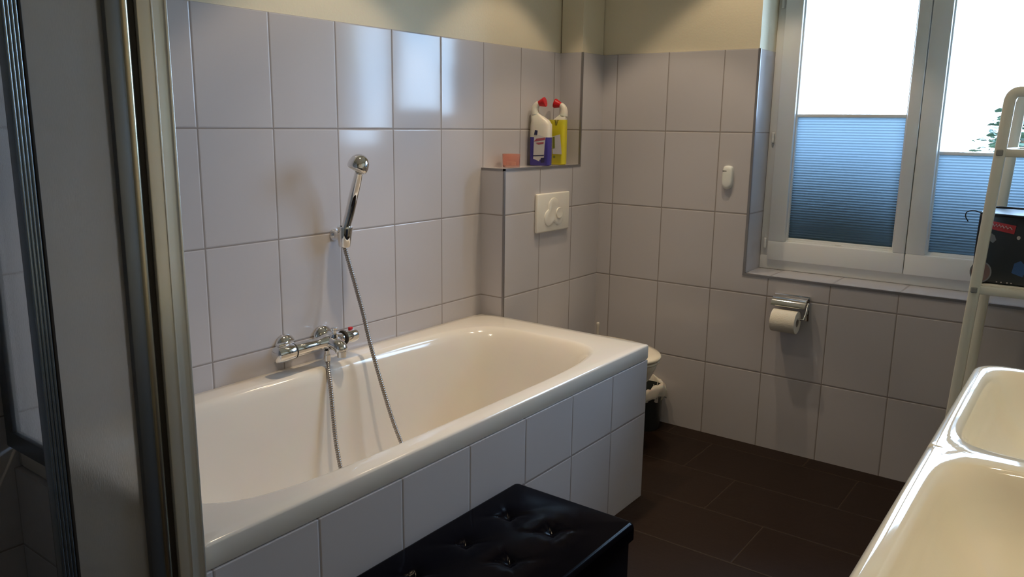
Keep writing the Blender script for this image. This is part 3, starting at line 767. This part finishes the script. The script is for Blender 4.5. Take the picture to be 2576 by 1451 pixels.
Mx = Matrix(((0, 0, -1, GX0+.004), (-1, 0, 0, GY1), (0, 1, 0, GZ0), (0, 0, 0, 1)))   # local x to the photo's right, local y up, local z towards the room
b = bmesh.new(); prism(b, [(.024, .172), (.093, .160), (.096, .186), (.024, .197)], 0, .0012, Mx); rlab = obj('red_label', b, labred, bg)
b = bmesh.new()
sq = [(.030, .182), (.034, .188), (.038, .180), (.043, .187), (.046, .179), (.051, .186), (.055, .178), (.060, .184), (.064, .176), (.069, .183), (.074, .175), (.080, .181), (.086, .173)]
tube(b, [Mx @ Vector((x, y, .0016)) for x, y in sq], .0014, n=6); obj('pale_script', b, labwh, rlab)
b = bmesh.new(); prism(b, [(.018, .150), (.030, .160), (.042, .152), (.048, .138), (.040, .128), (.028, .136), (.020, .126)], 0, .0008, Mx); obj('grey_print', b, labgy, bg)
b = bmesh.new(); prism(b, [(.005+.030*math.cos(a*PI/12)+.012, .034+.034*math.sin(a*PI/12)) for a in range(24)], 0, .0006, Mx); ro = obj('round_print', b, labgy, bg)
b = bmesh.new(); prism(b, [(.017+.026*math.cos(a*PI/12), .034+.030*math.sin(a*PI/12)) for a in range(24)], .0006, .001, Mx); obj('face_print', b, labpk, ro)
b = bmesh.new(); prism(b, [(.100, .040), (.13, .030), (.14, .06), (.12, .08), (.104, .07)], 0, .0008, Mx); obj('blue_print', b, labbl, bg)
b = bmesh.new(); prism(b, [(.106+.005*math.cos(a*PI/6), .150+.006*math.sin(a*PI/6)) for a in range(12)], 0, .0008, Mx); obj('white_dot', b, labwh, bg)
for x in (.062, .074, .09, .101):
    b = bmesh.new(); prism(b, [(x, .006), (x+.004, .006), (x+.004, .009), (x, .009)], 0, .0008, Mx); obj('white_speck', b, labwh, bg)

# ------------------------------------------------------------------ shower enclosure
se = thing('shower_enclosure', 'aluminium framed shower enclosure with frosted panes at the left edge', 'shower', (0, 0, 0))
SZT = 1.98; PY = -.800; BS = TZ+.0025
# side panel standing on the bath end
b = bmesh.new(); fx0, fx1 = -2.529, -2.507
box(b, fx0, fx1, PY+.035, -.001, BS, BS+.042, .003); box(b, fx0, fx1, PY+.035, -.001, SZT-.035, SZT, .003)
box(b, fx0, fx1, -.042, -.001, BS+.04, SZT-.03, .003); box(b, fx0, fx1, PY+.035, PY+.06, BS+.04, SZT-.03, .003)
sp_ = obj('side_frame', b, alu_d, se, auto=40)
b = bmesh.new(); box(b, -2.520, -2.516, PY+.058, -.040, BS+.04, SZT-.033); obj('side_pane', b, frost2, sp_)
# corner post
b = bmesh.new(); box(b, -2.570, -2.522, PY, PY+.034, 0, SZT, .003, 2); box(b, -2.548, -2.545, PY-.0015, PY+.004, 0, SZT, .0005); box(b, -2.526, -2.5215, PY-.003, PY+.03, 0, SZT, .001)
obj('corner_post', b, alu, se, auto=40)
b = bmesh.new(); box(b, -2.582, -2.570, PY+.006, PY+.034, 0, SZT, .002); obj('rubber_seal', b, rubber, se)
# jamb of the door: flat grey leaf, rounded warm bead
dr = bpy.data.objects.new('door_leaf', None); COL.objects.link(dr); dr.parent = se
b = bmesh.new(); box(b, -2.617, -2.592, PY+.004, PY+.030, .03, SZT-.04, .002); obj('door_stile', b, alu_d, dr, auto=40)
b = bmesh.new(); tube(b, [(-2.588, PY+.010, .03), (-2.588, PY+.010, SZT-.04)], .0085, n=20); obj('door_bead', b, champ, dr, auto=50)
b = bmesh.new(); box(b, -2.738, -2.615, PY+.015, PY+.019, .05, SZT-.06); obj('door_pane', b, frost, dr)
b = bmesh.new(); box(b, -2.757, -2.736, PY+.006, PY+.028, .03, SZT-.04, .001)
for i in range(4): tube(b, [(-2.7545+.0052*i, PY+.006, .03), (-2.7545+.0052*i, PY+.006, SZT-.04)], .0023, n=10)
obj('ribbed_profile', b, mat('ribbed_aluminium', (.30, .36, .42), .25, metal=.9), dr, auto=50)
b = bmesh.new(); box(b, -2.736, -2.7315, PY+.004, PY+.028, .03, SZT-.04, .001); obj('edge_shadow_strip', b, rubber, dr)  # black strip drawn for the shadow along the profile's right edge
b = bmesh.new(); box(b, -3.45, -2.57, PY, PY+.034, SZT-.038, SZT, .003); obj('top_rail', b, alu, se, auto=40)
b = bmesh.new(); box(b, -3.45, -3.41, PY, PY+.034, 0, SZT-.038, .003); obj('wall_post', b, alu, se, auto=40)

# ------------------------------------------------------------------ lamps
def spot(x, y, power, size=84, blend=.22, col=(1, .79, .54), spill=.55, nm=''):
    t = thing('recessed_spotlight', 'round recessed ceiling spotlight %s' % nm, 'ceiling light', (x, y, CZ), group='recessed ceiling spotlights')
    b = bmesh.new(); lathe(b, [(.030, 0), (.030, -.004), (.045, -.005), (.047, 0)], n=32); obj('ring', b, chrome, t, smooth=True)
    for nm_, pw, sz, bl in (('beam', power, 66, 1.0), ('spill', power*spill, size, blend)):
        L_ = bpy.data.lights.new(nm_, 'SPOT'); L_.energy = pw; L_.spot_size = math.radians(sz); L_.spot_blend = bl
        L_.color = col; L_.shadow_soft_size = .022
        o = bpy.data.objects.new(nm_, L_); COL.objects.link(o); o.parent = t; o.location = (0, 0, -.03)
spot(-1.53, -.52, 43, spill=.40, nm='above the middle of the bathtub')
spot(-.64, -.48, 23, 84, spill=.62, nm='above the toilet end of the bathtub')
spot(-.44, -.86, 13, 92, spill=1.1, nm='between toilet and window')
spot(-1.70, -2.0, 17, 76, nm='above the far washbasin')
spot(-2.60, -2.0, 18, 90, nm='above the near washbasin')

spot(-.80, -1.75, 6, 80, nm='above the white rack')

# daylight
w = bpy.data.worlds.new('sky'); scene.world = w; w.use_nodes = True
nt = w.node_tree; bg_ = nt.nodes['Background']
bg_.inputs[0].default_value = (.60, .80, 1.0, 1); bg_.inputs[1].default_value = 19.0
tc = nt.nodes.new('ShaderNodeTexCoord'); sp2 = nt.nodes.new('ShaderNodeSeparateXYZ'); nt.links.new(tc.outputs['Generated'], sp2.inputs[0])
mr = nt.nodes.new('ShaderNodeMapRange'); nt.links.new(sp2.outputs[2], mr.inputs[0]); mr.inputs[1].default_value = -.08; mr.inputs[2].default_value = .02
mx2 = nt.nodes.new('ShaderNodeMix'); mx2.data_type = 'RGBA'; nt.links.new(mr.outputs[0], mx2.inputs[0])
mx2.inputs[6].default_value = (.50, .55, .55, 1); mx2.inputs[7].default_value = (.52, .76, 1.08, 1)
nt.links.new(mx2.outputs[2], bg_.inputs[0])
pl = bpy.data.lights.new('window_portal', 'AREA'); pl.shape = 'RECTANGLE'; pl.size = 1.16; pl.size_y = 1.4
po = bpy.data.objects.new('window_portal', pl); COL.objects.link(po); po.location = (.43, (WY0+WY1)/2, (WZ0+WZ1)/2); po.rotation_euler = (0, math.radians(90), 0)
pl.cycles.is_portal = True

# ------------------------------------------------------------------ camera
cam = bpy.data.cameras.new('camera'); co = bpy.data.objects.new('camera', cam); COL.objects.link(co)
cam.sensor_fit = 'HORIZONTAL'; cam.sensor_width = 36; cam.lens = 28.088; cam.clip_start = .01
R = Matrix(((.59639634, .15430881, -.78771835), (-.8025815, .13077818, -.58203093), (.01320387, .97932929, .20184103)))
co.matrix_world = Matrix.Translation((-3.24999521, -2.01712842, 1.34865249)) @ R.to_4x4()
scene.camera = co
vs = scene.view_settings
vs.view_transform = 'Standard'; vs.look = 'None'; vs.exposure = 0; vs.gamma = 1; vs.use_curve_mapping = False
